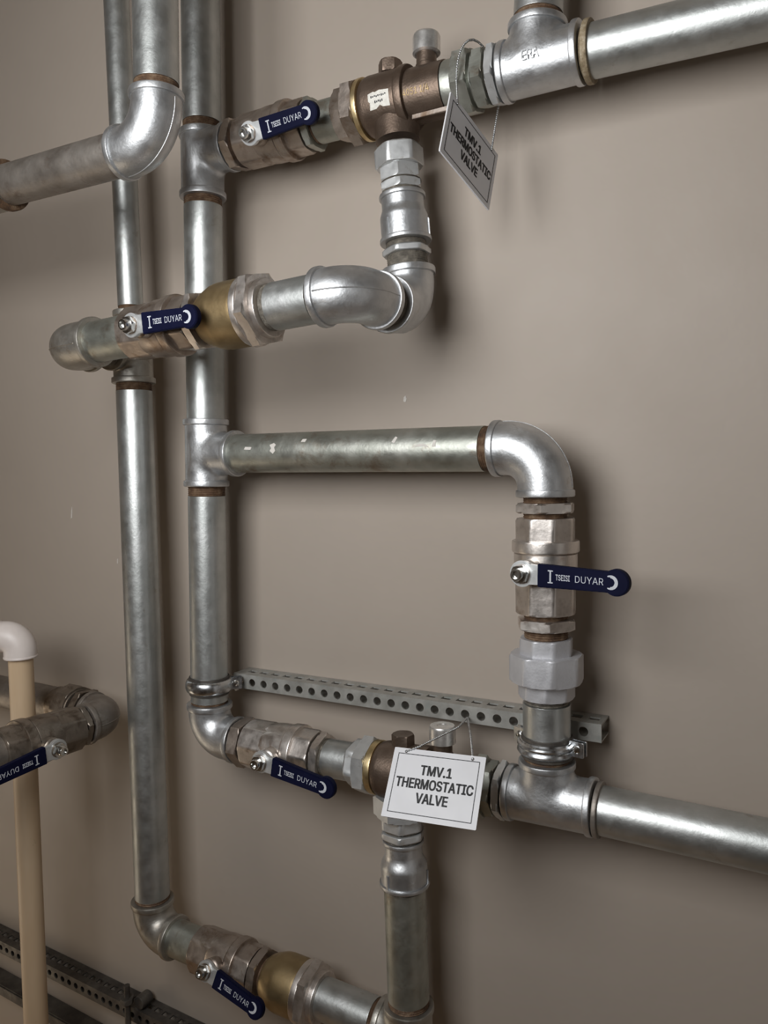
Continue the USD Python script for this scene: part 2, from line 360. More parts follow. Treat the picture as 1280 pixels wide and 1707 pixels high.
def flare_branch(C, dm, db, r0, L, R, fl=0.010):
    d, e1, e2 = frame(db)
    m1, m2 = dm @ e1, dm @ e2
    def rf(s, th, rad):
        c2 = (np.cos(th) * m1 + np.sin(th) * m2) ** 2
        x = max(0.0, 1 - (s - R * 0.55) / (R * 1.0)); x = min(x, 1.0)
        return rad + fl * (x ** 2.2) * c2 ** 1.5
    return lathe(C, db, [(s, r0) for s in np.linspace(0.0, L - 0.004, 26)], n=64, rfun=rf)

import manifold3d
def tee_body(C, dm, db, La, Lb, Lbr, ra, r, rb, rc, k):
    """two drums melted together; solved in a frame where x is the through axis and y the branch"""
    bn = unit(db - dm * (db @ dm)); sk = float(db @ dm)              # branch may lean a little
    bx_, by_ = sk, math.sqrt(1 - sk * sk)
    xs, rs = [-La, -0.55 * La, -0.25 * La, 0.3 * Lb, 0.6 * Lb, Lb], [ra, ra, r, r, rb, rb]
    def sdf(p):
        x, y, z = p[:, 0], p[:, 1], p[:, 2]
        d1 = np.sqrt(y * y + z * z) - np.interp(x, xs, rs)
        d1 = np.maximum(d1, np.maximum(-La + 0.001 - x, x - Lb + 0.001))
        t = x * bx_ + y * by_; q = x * by_ - y * bx_
        d2 = np.sqrt(q * q + z * z) - rc
        d2 = np.maximum(d2, np.maximum(-t, t - Lbr + 0.001))
        h = np.maximum(k - np.abs(d1 - d2), 0.0) / k
        return np.minimum(d1, d2) - h * h * h * k / 6.0
    h = 0.0024; m = 0.004; R = max(ra, rb, r, rc)
    lo, hi = np.array([-La - m, -R - m, -R - m]), np.array([Lb + m, Lbr + m, R + m])
    n = np.ceil((hi - lo) / h).astype(int) + 2
    ax = [lo[i] + h * np.arange(n[i]) for i in range(3)]
    G = np.stack(np.meshgrid(*ax, indexing='ij'), -1).reshape(-1, 3); val = sdf(G).reshape(n)
    # surface nets
    ins = val < 0; c = [val[dx:n[0] - 1 + dx, dy:n[1] - 1 + dy, dz:n[2] - 1 + dz] for dx in (0, 1) for dy in (0, 1) for dz in (0, 1)]
    sg_ = np.stack([x < 0 for x in c]); mixed = sg_.any(0) & ~sg_.all(0)
    idx = -np.ones(mixed.shape, int); idx[mixed] = np.arange(mixed.sum())
    V = lo + h * (np.argwhere(mixed) + 0.5)
    for _ in range(6):
        f0 = sdf(V); e = 1e-5
        g = np.stack([(sdf(V + e * np.eye(3)[i]) - sdf(V - e * np.eye(3)[i])) / (2 * e) for i in range(3)], 1)
        V = V - 0.8 * np.clip(f0, -h, h)[:, None] * g / np.maximum((g * g).sum(1), 0.2)[:, None]
    F_ = []
    for axn in range(3):
        o = [i for i in range(3) if i != axn]
        sl0, sl1 = [slice(1, -1)] * 3, [slice(1, -1)] * 3
        sl0[axn], sl1[axn] = slice(0, -1), slice(1, None)
        A, B = ins[tuple(sl0)], ins[tuple(sl1)]
        e = np.argwhere(A != B); fl = A[tuple(e.T)]
        e = e + np.array([0 if i == axn else 1 for i in range(3)])
        def cell(u, v):
            q = e.copy(); q[:, o[0]] += u; q[:, o[1]] += v; return idx[tuple(q.T)]
        a, b, c_, d = cell(-1, -1), cell(0, -1), cell(0, 0), cell(-1, 0)
        if axn == 1: fl = ~fl
        quad = np.where(fl[:, None], np.stack([a, b, c_, d], 1), np.stack([a, d, c_, b], 1))
        F_ += [quad[:, [0, 1, 2]], quad[:, [0, 2, 3]]]
    W3 = np.cross(dm, bn)
    return tm(np.asarray(C) + V[:, :1] * dm + V[:, 1:2] * bn + V[:, 2:] * W3, np.concatenate(F_))

def tee(label, C, dm, db, La, Lb, Lbr, r=0.0268, rim=0.0292, rw=0.0075, rims=(None, None, None), rad=(None, None, None), mat='fitting', fl=0.009, name='pipe_tee', letters=None):
    """dm the through direction (ends at C - dm*La and C + dm*Lb), db the branch"""
    dm, db = unit(dm), unit(db); C = np.asarray(C, float)
    t = Thing(name, label, 'pipe tee', C - dm * La)
    ra, rb, rc = [x or r for x in rad]
    body = tee_body(C, dm, db, La, Lb, Lbr, ra, r, rb, rc, 0.011)
    t.part('body', body, mat, smooth=50)
    for e, d, l, x, q in ((C - dm * La, dm, La, rims[0], ra), (C + dm * Lb, -dm, Lb, rims[1], rb), (C + db * Lbr, -db, Lbr, rims[2], rc)):
        t.part('rim', lathe(e, d, rr(0, rw, x or q + (rim - r), 0.0016)), mat)
    if letters:
        t.part('lettering', letters(C, dm), mat, 'raised cast letters', smooth=False)
    return t

def hex_nipple(label, run, s0, s1, h0, h1, a, r=0.0222, mat='white_hex', tmat='hemp', k=6, roll=0.0, name='hex_nipple'):
    t = Thing(name, label, 'pipe nipple', run.at(s0))
    if h0 - s0 > 0.0008: t.part('thread', thread(run.A, run.d, s0, h0, r), tmat)
    if s1 - h1 > 0.0008: t.part('thread', thread(run.A, run.d, h1, s1, r), tmat)
    t.part('hexagon', hexnut(run.A, run.d, h0, h1, a, k, roll), mat)
    return t

def ball_valve(label, run, s0, s1, nut_px, end_px, flip=False, mat='nickel', roll=0.3, hang=None, htip=0.064):
    L = s1 - s0; t = Thing('ball_valve', label, 'ball valve', run.at(s0))
    A, d = (run.at(s0), run.d) if not flip else (run.at(s1), -run.d)
    k = L / 0.105
    oct1 = t.part('end_cap', cat([hexnut(A, d, 0, 0.026 * k, 0.0282, 8, roll)]), mat)
    t.part('flange', lathe(A, d, rr(0.024 * k, 0.0375 * k, 0.0338, 0.0018)), mat)
    bpr = [(0.0375 * k, 0.0300), (0.0390 * k, 0.0318), (0.056 * k, 0.0318), (0.068 * k, 0.0305), (0.072 * k, 0.0296)]
    t.part('body', cat([lathe(A, d, bpr), hexnut(A, d, 0.066 * k, L, 0.0288, 8, roll)]), mat)
    # stem direction from where its nut stands
    dd, e1, e2 = frame(run.d)
    def tip(x):
        e = math.cos(x[1]) * e1 + math.sin(x[1]) * e2
        return run.at(x[0]) + e * htip
    f0 = facing(run.A, run.d, 0)
    sol = least_squares(lambda x: np.r_[project(tip(x)) - np.array(nut_px), 8.0 * ((x[1] - f0) - 0.0), 150 * (x[0] - (s0 + s1) / 2)], [(s0 + s1) / 2, f0])
    sc, ph = sol.x
    sc = float(np.clip(sc, s0 + 0.25 * L, s0 + 0.75 * L))
    e = math.cos(ph) * e1 + math.sin(ph) * e2; O = run.at(sc)
    st = t.part('stem', lathe(O, e, [(0.026, 0.0125), (0.040, 0.0125), (0.0415, 0.0115), (0.0425, 0.0095), (0.0525, 0.0095)], n=40), mat)
    t.part('stem_nut', cat([hexnut(O, e, 0.0525, 0.0585, 0.0082, 6, 0.2),
                            lathe(O, e, [(0.0585, 0.0062), (htip - 0.001, 0.0062), (htip, 0.0056), (htip, 0.0040), (htip - 0.003, 0.0036)], n=28)]), 'chrome', 'bright hexagon nut')
    h2 = 0.0485
    O2 = O + e * h2
    if end_px is not None:
        rd = ray(*end_px); E = CAM + rd * (((O2 - CAM) @ e) / (rd @ e))
    else:
        E = O2 + unit(hang - e * (hang @ e)) * 0.125
    u = unit(E - O2); Lh = float(np.clip(np.linalg.norm(E - O2), 0.078, 0.15)); v = np.cross(e, u)
    hub = union_all([Point(0, 0).buffer(0.0128, 24), Polygon([(0, -0.0105), (0.030, -0.0085), (0.030, 0.0085), (0, 0.0105)])])
    hp = t.part('handle', placed(slab(hub, -0.0022, 0.0034, 0.0006), O2, u, v, e), 'white_hex', 'steel lever under a navy blue vinyl grip', smooth=25)
    x0 = 0.017
    g = union_all([Polygon([(x0, -0.0112), (Lh, -0.0094), (Lh, 0.0094), (x0, 0.0112)]), Point(Lh, 0).buffer(0.0122, 32)])
    g = g.buffer(-0.0015).buffer(0.0015)
    t.part('grip', placed(slab(g, -0.0030, 0.0046, 0.0012), O2, u, v, e), 'navy', 'navy blue vinyl grip', parent=hp, smooth=45)
    X = lambda q: x0 + (Lh + 0.0122 - x0) * q
    z = 0.0046
    ww = lambda a, b: X(b) - X(a)
    I = union_all([sbox(-0.0008, -0.0062, 0.0008, 0.0062), sbox(-0.0026, 0.0050, 0.0026, 0.0062), sbox(-0.0026, -0.0062, 0.0026, -0.0050)])
    mk = [placed(extrude(affinity.translate(I, X(0.155), 0), 0.0003), O2 + e * z, u, v, e)]
    tb = text('TSEISI', 0.0052, 0.0003, True, ww(0.215, 0.375)); tb.apply_translation([X(0.295), 0, 0]); mk.append(placed(tb, O2 + e * z, u, v, e))
    td = text('DUYAR', 0.0062, 0.0003, False, ww(0.43, 0.735)); td.apply_translation([X(0.585), 0, 0]); mk.append(placed(td, O2 + e * z, u, v, e))
    cr = Point(0, 0).buffer(0.0066, 24).difference(Point(-0.0006, 0).buffer(0.0040, 24)).difference(sbox(-0.02, -0.0048, -0.0005, 0.0048)).difference(sbox(-0.02, -0.02, -0.0032, 0.02))
    mk.append(placed(extrude(affinity.translate(cr, X(0.815), 0), 0.0003), O2 + e * z, u, v, e))
    t.part('lettering', cat(mk), 'print_white', 'pale printed name and crescent mark', parent=hp, smooth=False)
    return t

def check_valve(label, run, s0, s1, hx, mat='brass'):
    """brass barrel that swells to a ribbed octagonal end between hx and s1"""
    t = Thing('check_valve', label, 'check valve', run.at(s0)); L = hx - s0
    t.part('barrel', lathe(run.at(s0), run.d, [(0, 0.0265), (0.06 * L, 0.0285), (0.12 * L, 0.0300), (0.34 * L, 0.0345), (0.46 * L, 0.0352), (0.92 * L, 0.0352), (L, 0.0345)], n=64), mat)
    w = s1 - hx
    t.part('hex_end', cat([lathe(run.at(hx), run.d, rr(0, 0.30 * w, 0.0368, 0.0012)), hexnut(run.A, run.d, hx + 0.26 * w, hx + 0.74 * w, 0.0348, 6, 0.25),
                           lathe(run.at(hx), run.d, rr(0.70 * w, w, 0.0300, 0.0012))]), 'nickel' if mat == 'brass' else mat, 'pale hexagonal end')
    return t

def coupling(label, run, s0, s1, r_a, r_b, t0=0.40, t1=0.56, mat='fitting', rw=0.005, rib=True):
    """reducing socket, small end at s0"""
    t = Thing('reducing_coupling', label, 'pipe coupling', run.at(s0)); L = s1 - s0
    s = [0.001, t0 * L]; pr = [(0.001, r_a), (t0 * L, r_a)]
    for x in np.linspace(0, 1, 9):
        pr.append(((t0 + (t1 - t0) * x) * L + 1e-5, r_a + (r_b - r_a) * (3 * x * x - 2 * x ** 3)))
    pr.append((L - 0.001, r_b))
    m = [lathe(run.at(s0), run.d, pr, n=64)]
    t.part('body', cat(m), mat, smooth=40)
    if rib:
        f0 = facing(run.A, run.d, 0)
        for k, o in enumerate((0.28, 0.28 + 2.09, 0.28 + 4.19)):
            pg = sbox(0, -0.0013, (1 - t1) * L * 0.72, 0.0013)
            m = slab(pg, -0.001, 0.0016, 0.0004)
            t.part('rib', wrap(m, run.A, run.d, s0 + L * (t1 + 0.06), f0 + o, r_b), mat)
    t.part('rim', lathe(run.at(s0), run.d, rr(0, rw, r_a + 0.0022, 0.0014)), mat)
    t.part('rim', lathe(run.at(s0), run.d, rr(L - rw, L, r_b + 0.0022, 0.0014)), mat)
    return t

# ------------------------------------------------------------------ pipe axes
R2 = Run(P(334, 0, Y0), P(350, 1225, Y0), 'y')                       # middle riser
R1 = Run(P(194, 0, Y0), P(221, 580, Y0), 'y')                        # thin riser at the left
R1b = Run(P(221, 580, Y0), P(256, 1548, Y0), 'y')                    # its thick lower part
VA = Run(P(336, 258, Y0), P(892, 108, Y0), 'x')                      # upper valve row
TR = P(892, 108, Y0)
MID = Run(P(343.5, 757, Y0), P(908, 746, Y0), 'x')                   # plain branch
RC = Run(P(908, 746, Y0), P(912, 1331, Y0), 'y')                     # right column
LOW = Run(P(350, 1226, Y0), P(912, 1331, Y0), 'x')                   # lower valve row
BOT = Run(P(256, 1548, Y0), P(681, 1722, Y0), 'x')                   # bottom valve row
COL = Run(P(658, 176, Y0), P(686, 521, Y0), 'y')                     # column under the upper mixing valve
CB = P(686, 521, Y0)
CA = CB + np.array([-0.002, -0.119, 0.0])
ROW3_Z = P(100, 582, CA[1])
R3 = Run(ROW3_Z, CA, 'x')                                            # row that passes in front of the risers
LC = Run(P(668, 1286, Y0), P(683, 1722, Y0), 'y')                    # column under the lower mixing valve
UPZ, RGT, BACK = np.array([0, 0, 1.0]), np.array([1.0, 0, 0]), np.array([0, 1.0, 0])

# ------------------------------------------------------------------ middle riser, top to bottom
s = R2.s
pipe('galvanised vertical pipe running up out of the picture above the upper tee', R2, s(-60) - 0.3, s(206), rust1=s(206) - s(191))
def branch_len(run, C, v): return run.near(run.at(run.s(v))) - run.near(C)
C = R2.at(R2.near(VA.A))
tee('galvanised tee on the middle riser feeding the top valve row', C, R2.d, VA.d, R2.near(C) - s(206), s(320) - R2.near(C), VA.s(366), rw=0.008)
pipe('galvanised riser length between the upper tee and the plain branch tee', R2, s(320), s(697), rust0=s(333) - s(320))
C2 = R2.at(R2.near(MID.A))
tee('galvanised tee where the plain horizontal branch leaves the middle riser', C2, R2.d, MID.d, R2.near(C2) - s(697), s(812) - R2.near(C2), MID.s(374), rw=0.008)
CE = R2.B
pipe('galvanised riser length beside the left end of the perforated rail', R2, s(812), R2.near(CE) - 0.044, rust0=s(828) - s(812), rust1=0.003)
elbow('galvanised elbow at the foot of the middle riser under the pipe clamp', CE, -R2.d, LOW.d, L=0.044, L2=0.050)

# pipe clamp round the middle riser
def clamp(label, run, s0, s1, r, lugs, ridges=2):
    """a rubber lined strap; lugs: (direction, shift along the axis) of its ears"""
    t = Thing('pipe_clamp', label, 'pipe clamp', run.at(s0)); w = s1 - s0
    if ridges == 2:
        pr = [(0, r + 0.0016), (0.0006, r + 0.0032), (0.14 * w, r + 0.0036), (0.22 * w, r + 0.0056), (0.34 * w, r + 0.0062), (0.45 * w, r + 0.0052), (0.52 * w, r + 0.0044), (0.60 * w, r + 0.0056), (0.74 * w, r + 0.0062), (0.86 * w, r + 0.0050), (0.94 * w, r + 0.0034), (w, r + 0.0016)]
    else:
        pr = [(0, r + 0.0016)] + [(w * (0.5 - 0.5 * math.cos(a)), r + 0.0022 + 0.0046 * math.sin(a)) for a in np.linspace(0.06, math.pi - 0.06, 11)] + [(w, r + 0.0016)]
    t.part('band', lathe(run.at(s0), run.d, pr, n=64), 'zinc')
    t.part('rubber_lining', lathe(run.at(s0), run.d, rr(-0.0030, w + 0.0030, r + 0.0020, 0.0006), n=56), 'steel_dark', 'black rubber lining')
    d = run.d
    for q, sh in lugs:
        q = unit(q - d * (q @ d)); n = np.cross(d, q); n = n if n[1] < 0 else -n
        y = np.cross(n, q)
        c = run.at((s0 + s1) / 2 + sh) + q * (r + 0.0105)
        for o in (-0.0050, 0.0012):
            m = slab(sbox(-0.0080, -0.0078, 0.0078, 0.0078).buffer(-0.0015).buffer(0.0015), -0.0011, 0.0011, 0.0004)
            t.part('lug', placed(m, c + n * o, q, y, n), 'zinc')
        t.part('bolt', cat([lathe(c, n, [(-0.012, 0.0024), (0.0024, 0.0024)], n=20), lathe(c, n, [(0.0022, 0.0042), (0.0034, 0.0040), (0.0046, 0.0028), (0.0050, 0.001)], n=24)]), 'chrome', 'bright round screw head')
    return t
clamp('shiny pipe clamp round the middle riser just above its bottom elbow', R2, s(1139), s(1161), PR, [(np.array([0.75, 0.66, 0]), 0.0)], ridges=1)

_d, _e1, _e2 = frame(MID.d)
PSG = (lambda f: math.copysign(1, (math.cos(f + 0.3) * _e1 + math.sin(f + 0.3) * _e2)[2] - (math.cos(f) * _e1 + math.sin(f) * _e2)[2]))(facing(MID.A, MID.d, 0))
# ------------------------------------------------------------------ plain branch and right column
s = MID.s
MIDP = pipe('galvanised horizontal branch pipe with paint specks between middle riser and right elbow', MID, s(374), MID.near(MID.B) - 0.054, mat='galv_old', rust1=0.010)
pm = MIDP
f2 = facing(MID.A, MID.d, 0)
for px_, off, pts in ((411, 0.22, [(-5, -1), (4, -1.4), (5, 1), (-4, 1.6)]), (452, 0.20, [(-4, 4), (1, 6), (4, 4), (2, 1), (4, -3), (1, -6), (-3, -3), (-1, 0)]), (502, 0.55, [(-3, -1), (2, -1), (3, 2), (-2, 2)]),
                      (700, 0.18, [(-7, -1), (2, -0.6), (8, -1.6), (3, 1.2), (-3, 0.8)]), (722, 0.25, [(-2, -3), (1, -3), (1.4, 3), (-1, 3)]), (655, 0.45, [(-3, -2), (0, -3), (2, 3), (0, 4)])):
    m = extrude(Polygon([(a * 0.001, b * 0.001) for a, b in pts]).buffer(0.0005), 0.0003)
    for _ in range(2): m = m.subdivide()
    pm.part('paint_speck', wrap(m, MID.A, MID.d, s(px_), f2 + (off if PSG > 0 else -off), PR), 'chip', 'cream paint speck')
elbow('large galvanised elbow turning the plain branch down into the right column', MID.B, -MID.d, RC.d, L=0.054, L2=0.050, r=0.0278, rim=0.0296)
s = RC.s
e0 = 0.050
hex_nipple('hexagon nipple with rusty threads on top of the right hand ball valve', RC, e0, s(866), s(840), s(857), 0.0272, mat='nickel', tmat='rust', roll=0.35)
ball_valve('nickel ball valve in the right column with navy handle pointing out to the right', RC, s(866), s(1029), (859, 959), (1029, 971), roll=0.22)
hex_nipple('hexagon nipple with rusty threads between right hand ball valve and grey union', RC, s(1029), s(1072), s(1038), s(1056), 0.0270, mat='nickel', tmat='rust', roll=0.1)
def union_fit(label, run, a, b, c, d, e, r1, r2, r3, k2=8, mat='union', rollu=0.2):
    t = Thing('pipe_union', label, 'pipe union', run.at(a))
    t.part('upper_hexagon', hexnut(run.A, run.d, a, b + 0.002, r1, 6 if k2 == 6 else 8, rollu), mat)
    t.part('union_nut', cat([hexnut(run.A, run.d, b, c, r2, k2, rollu + 0.12)]), mat)
    t.part('lower_hexagon', hexnut(run.A, run.d, c - 0.002, d, r3, 8, rollu + 0.3), mat)
    if e > d + 0.0005: t.part('thread', thread(run.A, run.d, d, e, 0.0225), 'hemp')
    return t
union_fit('large grey octagonal pipe union in the right column above the perforated rail', RC, s(1072), s(1099), s(1146), s(1174), s(1184), 0.0256, 0.0350, 0.0264)
Lt = RC.near(RC.B)
pipe('short galvanised pipe through the clamp below the grey union', RC, s(1184), s(1282), rust1=0.006)
clamp('shiny pipe clamp fixing the right column to the perforated rail', RC, s(1244), s(1271), PR, [(np.array([0.97, -0.24, 0]), -0.004), (np.array([-0.93, 0.36, 0]), -0.003)])
LOWB = LOW.near(LOW.B)
Q = Run(P(912, 1331, Y0), P(1330, 1421, Y0), 'x')
tee('galvanised tee under the right column feeding the lower right pipe', RC.B, LOW.d, -RC.d, LOWB - LOW.s(834), LOW.s(982) - LOWB, Lt - s(1282), rw=0.007)
T = pipe('galvanised horizontal pipe leaving the picture at the lower right', Q, Q.s(983), Q.s(1420) + 0.5, rust0=0.006, rmat='hemp')
T.part('seal_ring', lathe(Q.A, Q.d, rr(Q.s(983) + 0.0010, Q.s(983) + 0.0062, 0.0278, 0.0014)), 'galv_grimy', 'dark grey ring')

# ------------------------------------------------------------------ upper valve row
s = VA.s
hex_nipple('thin hexagon nipple between the top riser tee and the top ball valve', VA, s(366), s(389), s(369), s(382), 0.0275, mat='nickel_old', tmat='rust', roll=0.2)
ball_valve('tarnished ball valve in the top row with navy handle tilted up to the right', VA, s(389), s(497), (404, 222), (516, 188), flip=True, mat='nickel_old', roll=0.4)
hex_nipple('dark hexagon nipple just right of the top ball valve', VA, s(497), s(514), s(499), s(510), 0.0262, mat='galv_old', tmat='rust', roll=0.1)
pipe('greenish galvanised stub between top ball valve and upper mixing valve', VA, s(514), s(551), mat='galv_old', r=0.0225, name='pipe_stub')
def tail_union(label, run, a, b, c, d, r1, r2, mat='white_hex', rollu=0.2):
    t = Thing('tail_union', label, 'pipe union', run.at(a))
    t.part('hexagon', hexnut(run.A, run.d, a, b, r1, 6, rollu), mat)
    t.part('union_nut', hexnut(run.A, run.d, b, c, r2, 6, rollu + 0.3), mat)
    t.part('gasket_ring', lathe(run.A, run.d, rr(c, d, r2 * 1.02, 0.001)), 'brass_bright', 'golden brass ring')
    return t
tail_union('tarnished union nut with brass ring at the left of the upper mixing valve', VA, s(551), s(571), s(590), s(598), 0.0255, 0.0318, 'nickel_old')

def mixing_valve(label, run, s0, sm, s1, col, b_len, plug_s, cap_s, up_, mat='bronze', sticker=False):
    t = Thing('thermostatic_mixing_valve', label, 'mixing valve', run.at(s0)); A, d = run.at(s0), run.d; L = s1 - s0; m = sm - s0
    t.part('body', cat([lathe(A, d, [(0, 0.0285), (0.05 * m, 0.0305), (0.16 * m, 0.0318), (0.92 * m, 0.0318), (m, 0.0305), (m + 0.001, 0.0282), (L, 0.0272)], n=64),
                        flare_branch(run.at(run.near(col.A)), d, col.d, 0.0238, b_len, 0.030, 0.007)]), mat, smooth=40)
    t.part('collar', lathe(A, d, rr(m - 0.003, m + 0.0075, 0.0332, 0.0026)), mat)
    o = run.at(plug_s); v = unit(up_ - d * (up_ @ d))
    pl = t.part('plug', cat([lathe(o, v, [(0.016, 0.0092), (0.0310, 0.0086)], n=32), hexnut(o, v, 0.0310, 0.0440, 0.0115, 6, 0.3)]), mat, 'hexagonal brown blanking plug')
    o = run.at(cap_s)
    t.part('stem', lathe(o, v, [(0.016, 0.0118), (0.029, 0.0118), (0.030, 0.0108), (0.041, 0.0108)], n=40), mat)
    cp = [(0.0400, 0.0125), (0.0415, 0.0148), (0.058, 0.0148), (0.0605, 0.0136), (0.0607, 0.0060), (0.0595, 0.0050)]
    t.part('cap', lathe(o, v, cp, n=48), 'silver_cap', 'silver round adjusting cap')
    f0 = facing(A, d, 0)
    return t, f0
Lc0 = COL.s(229)
t, f0 = mixing_valve('upper brown bronze mixing valve with raised silver cap and white sticker', VA, s(598), s(672, 0.012), s(732), COL, Lc0, s(651, 0), s(711, 0), UPZ, sticker=True)
# sticker and raised size mark on its body
A_, d_ = VA.A, VA.d
st = Polygon([(-0.0125, 0.007), (-0.006, 0.0085), (-0.004, 0.0075), (0.001, 0.0088), (0.0125, 0.0075), (0.0125, -0.0085), (0.004, -0.0078), (0.001, -0.0055), (-0.004, -0.0085), (-0.0118, -0.009), (-0.0105, -0.002), (-0.0125, 0.000)])
def densify(m, n=2):
    for _ in range(n): m = m.subdivide()
    return m
sg = math.copysign(1, np.cross(d_, [0, -1.0, 0])[2])
def on_drum(m, sc, off, r):
    m = m.copy(); m.vertices[:, 1] *= 1.0
    return wrap(m, A_, d_, sc, f0 + off, r)
sp = t.part('sticker', on_drum(densify(extrude(st, 0.0003), 2), s(646, 0.012), 0.25, 0.0318), 'sticker', 'torn white sticker', smooth=30)
strokes = []
for (y, n, h) in ((0.0035, 9, 0.0022), (-0.0018, 5, 0.0026)):
    for k in range(n):
        x = (k - (n - 1) / 2) * 0.0021
        strokes.append(sbox(x - 0.0007, y - h / 2 + 0.0004 * (k % 3), x + 0.0006, y + h / 2 - 0.0005 * (k % 2)))
t.part('print', on_drum(densify(extrude(union_all(strokes), 0.0002), 1), s(646, 0.012), 0.25, 0.0321), 'print_black', 'dark illegible print', parent=sp, smooth=False)
mk = text('4051 1/4', 0.0062, 0.0006, False, 0.030)
t.part('lettering', on_drum(mk, s(704, 0.012), 0.26, 0.0276), 'brass', 'raised size mark 4051 1/4', smooth=False)
o1 = VA.at(s(694, 0.005)) + np.array([0, -0.012, -0.0265])
t.part('edge_strip', placed(slab(sbox(-0.001, -0.0022, 0.042, 0.0022), -0.002, 0.002, 0.0006), o1, VA.d, np.cross([0, -1.0, 0], VA.d), np.array([0, -1.0, 0])), 'nickel_old', 'pale narrow strip')

u0 = s(732)
T = Thing('tail_union', 'pale green sleeve and hexagons between upper mixing valve and top right tee', 'pipe union', VA.at(u0))
T.part('sleeve', lathe(VA.A, VA.d, rr(u0, s(752), 0.0262, 0.0015)), 'galv_old')
T.part('hexagon', hexnut(VA.A, VA.d, s(752), s(779), 0.0292, 6, 0.35), 'galv_old')
T.part('hexagon', hexnut(VA.A, VA.d, s(783), s(803), 0.0262, 6, 0.35), 'galv_old')
T.part('spacer', lathe(VA.A, VA.d, [(s(778), 0.023), (s(784), 0.023)]), 'galv_old')
hex_nipple('hexagon nipple entering the left end of the top right tee', VA, s(803), s(825), s(808), s(822), 0.0272, mat='white_hex', tmat='hemp', roll=0.35)
BR = unit(P(902, -30, Y0) - TR)
def era(C, dm):
    m = text('ERA', 0.0085, 0.0010, True, 0.0165)
    return wrap(m, C, dm, 0.004, facing(C, dm, 0) - 0.10 * PSG, 0.0287)
TRL = VA.near(TR)
Q1 = Run(TR, P(1340, 2, Y0), 'x')
Bt = Run(TR, P(902, -60, Y0), 'y')
tee('large galvanised tee with raised letters at the top right', TR, VA.d, Bt.d, TRL - s(825), s(960) - TRL, Bt.s(14), rw=0.007, letters=era)
pipe('galvanised branch pipe leaving the top edge above the top right tee', Bt, Bt.s(14), Bt.s(-90) + 0.3, rust0=Bt.s(2) - Bt.s(14))
T = pipe('galvanised horizontal pipe leaving the picture at the upper right', Q1, Q1.s(962), Q1.s(1420) + 0.5, rust0=0.007, rmat='sealant')
T.part('seal_ring', lathe(Q1.A, Q1.d, rr(Q1.s(962) + 0.0022, Q1.s(962) + 0.0088, 0.0284, 0.0016)), 'sealant', 'golden brown ring of joint paste')

# ------------------------------------------------------------------ column under the upper mixing valve
s = COL.s
T = Thing('tail_union', 'white hexagon union nut directly under the upper mixing valve', 'pipe union', COL.at(s(229)))
T.part('union_nut', hexnut(COL.A, COL.d, s(229), s(264), 0.0232, 6, 0.55), 'white_hex')
T.part('hexagon', hexnut(COL.A, COL.d, s(264), s(287), 0.0205, 6, 0.15), 'white_hex')
hex_nipple('small white hexagon nipple above the upper reducing coupling', COL, s(287), s(309), s(290), s(304), 0.0212, mat='white_hex', tmat='hemp', roll=0.1)
coupling('galvanised reducing coupling in the column below the upper mixing valve', COL, s(309), s(392), 0.0232, 0.0262, t0=0.28, t1=0.5)
hex_nipple('hexagon nipple with dark threads above the elbow pair', COL, s(392), s(437), s(402), s(414), 0.0232, mat='white_hex', tmat='hemp', roll=0.5, r=0.0222)
eL = COL.near(CB) - s(437)
elbow('galvanised elbow turning the upper mixing valve column towards the viewer', CB, -COL.d, unit(CA - CB), L=eL, L2=0.052)
elbow('galvanised elbow at the right end of the row that crosses the risers', CA, unit(CB - CA), -R3.d, L=0.051, L2=0.038)
NB = Run(CA, CB, 'x')
T = Thing('hex_nipple', 'short threaded nipple joining the two galvanised elbows', 'pipe nipple', NB.at(0.051))
T.part('thread', thread(NB.A, NB.d, 0.051, np.linalg.norm(CB - CA) - 0.052, 0.0240), 'hemp')

# ------------------------------------------------------------------ row in front of the risers
s = R3.s
eR = R3.near(CA) - 0.038
pipe('galvanised nipple between brass check valve and the elbow pair', R3, s(427), eR, mat='galv', rust1=0.004, name='pipe_stub', rust0=0.006, rmat='hemp')
check_valve('upper brass check valve with pale hexagon end in front of the middle riser', R3, s(322), s(427), s(392))
hex_nipple('thin hexagon nipple between crossing row ball valve and upper brass check valve', R3, s(303), s(322), s(305), s(316), 0.0290, mat='nickel', tmat='rust', roll=0.2)
ball_valve('ball valve in front of the thin riser with navy handle pointing right', R3, s(196), s(303), (203, 541), (318, 528), flip=True, mat='nickel_old', roll=0.3)
pipe('greenish galvanised nipple left of the ball valve on the crossing row', R3, s(134), s(196), mat='galv_old', name='pipe_stub', rust1=0.004)
L3 = s(134)
C1 = R1.B
bk = unit(C1 - R3.A); dist = float(np.linalg.norm(C1 - R3.A))
elbow('greenish elbow at the far left end of the crossing row', R3.A, R3.d, bk, L=L3, mat='fitting_old', L2=0.048)
tb = 0.044
T = Thing('hex_nipple', 'short threaded nipple between far left elbow and the thin riser tee', 'pipe nipple', R3.A + bk * 0.048)
T.part('thread', thread(R3.A, bk, 0.048, dist - tb, 0.0235), 'hemp')

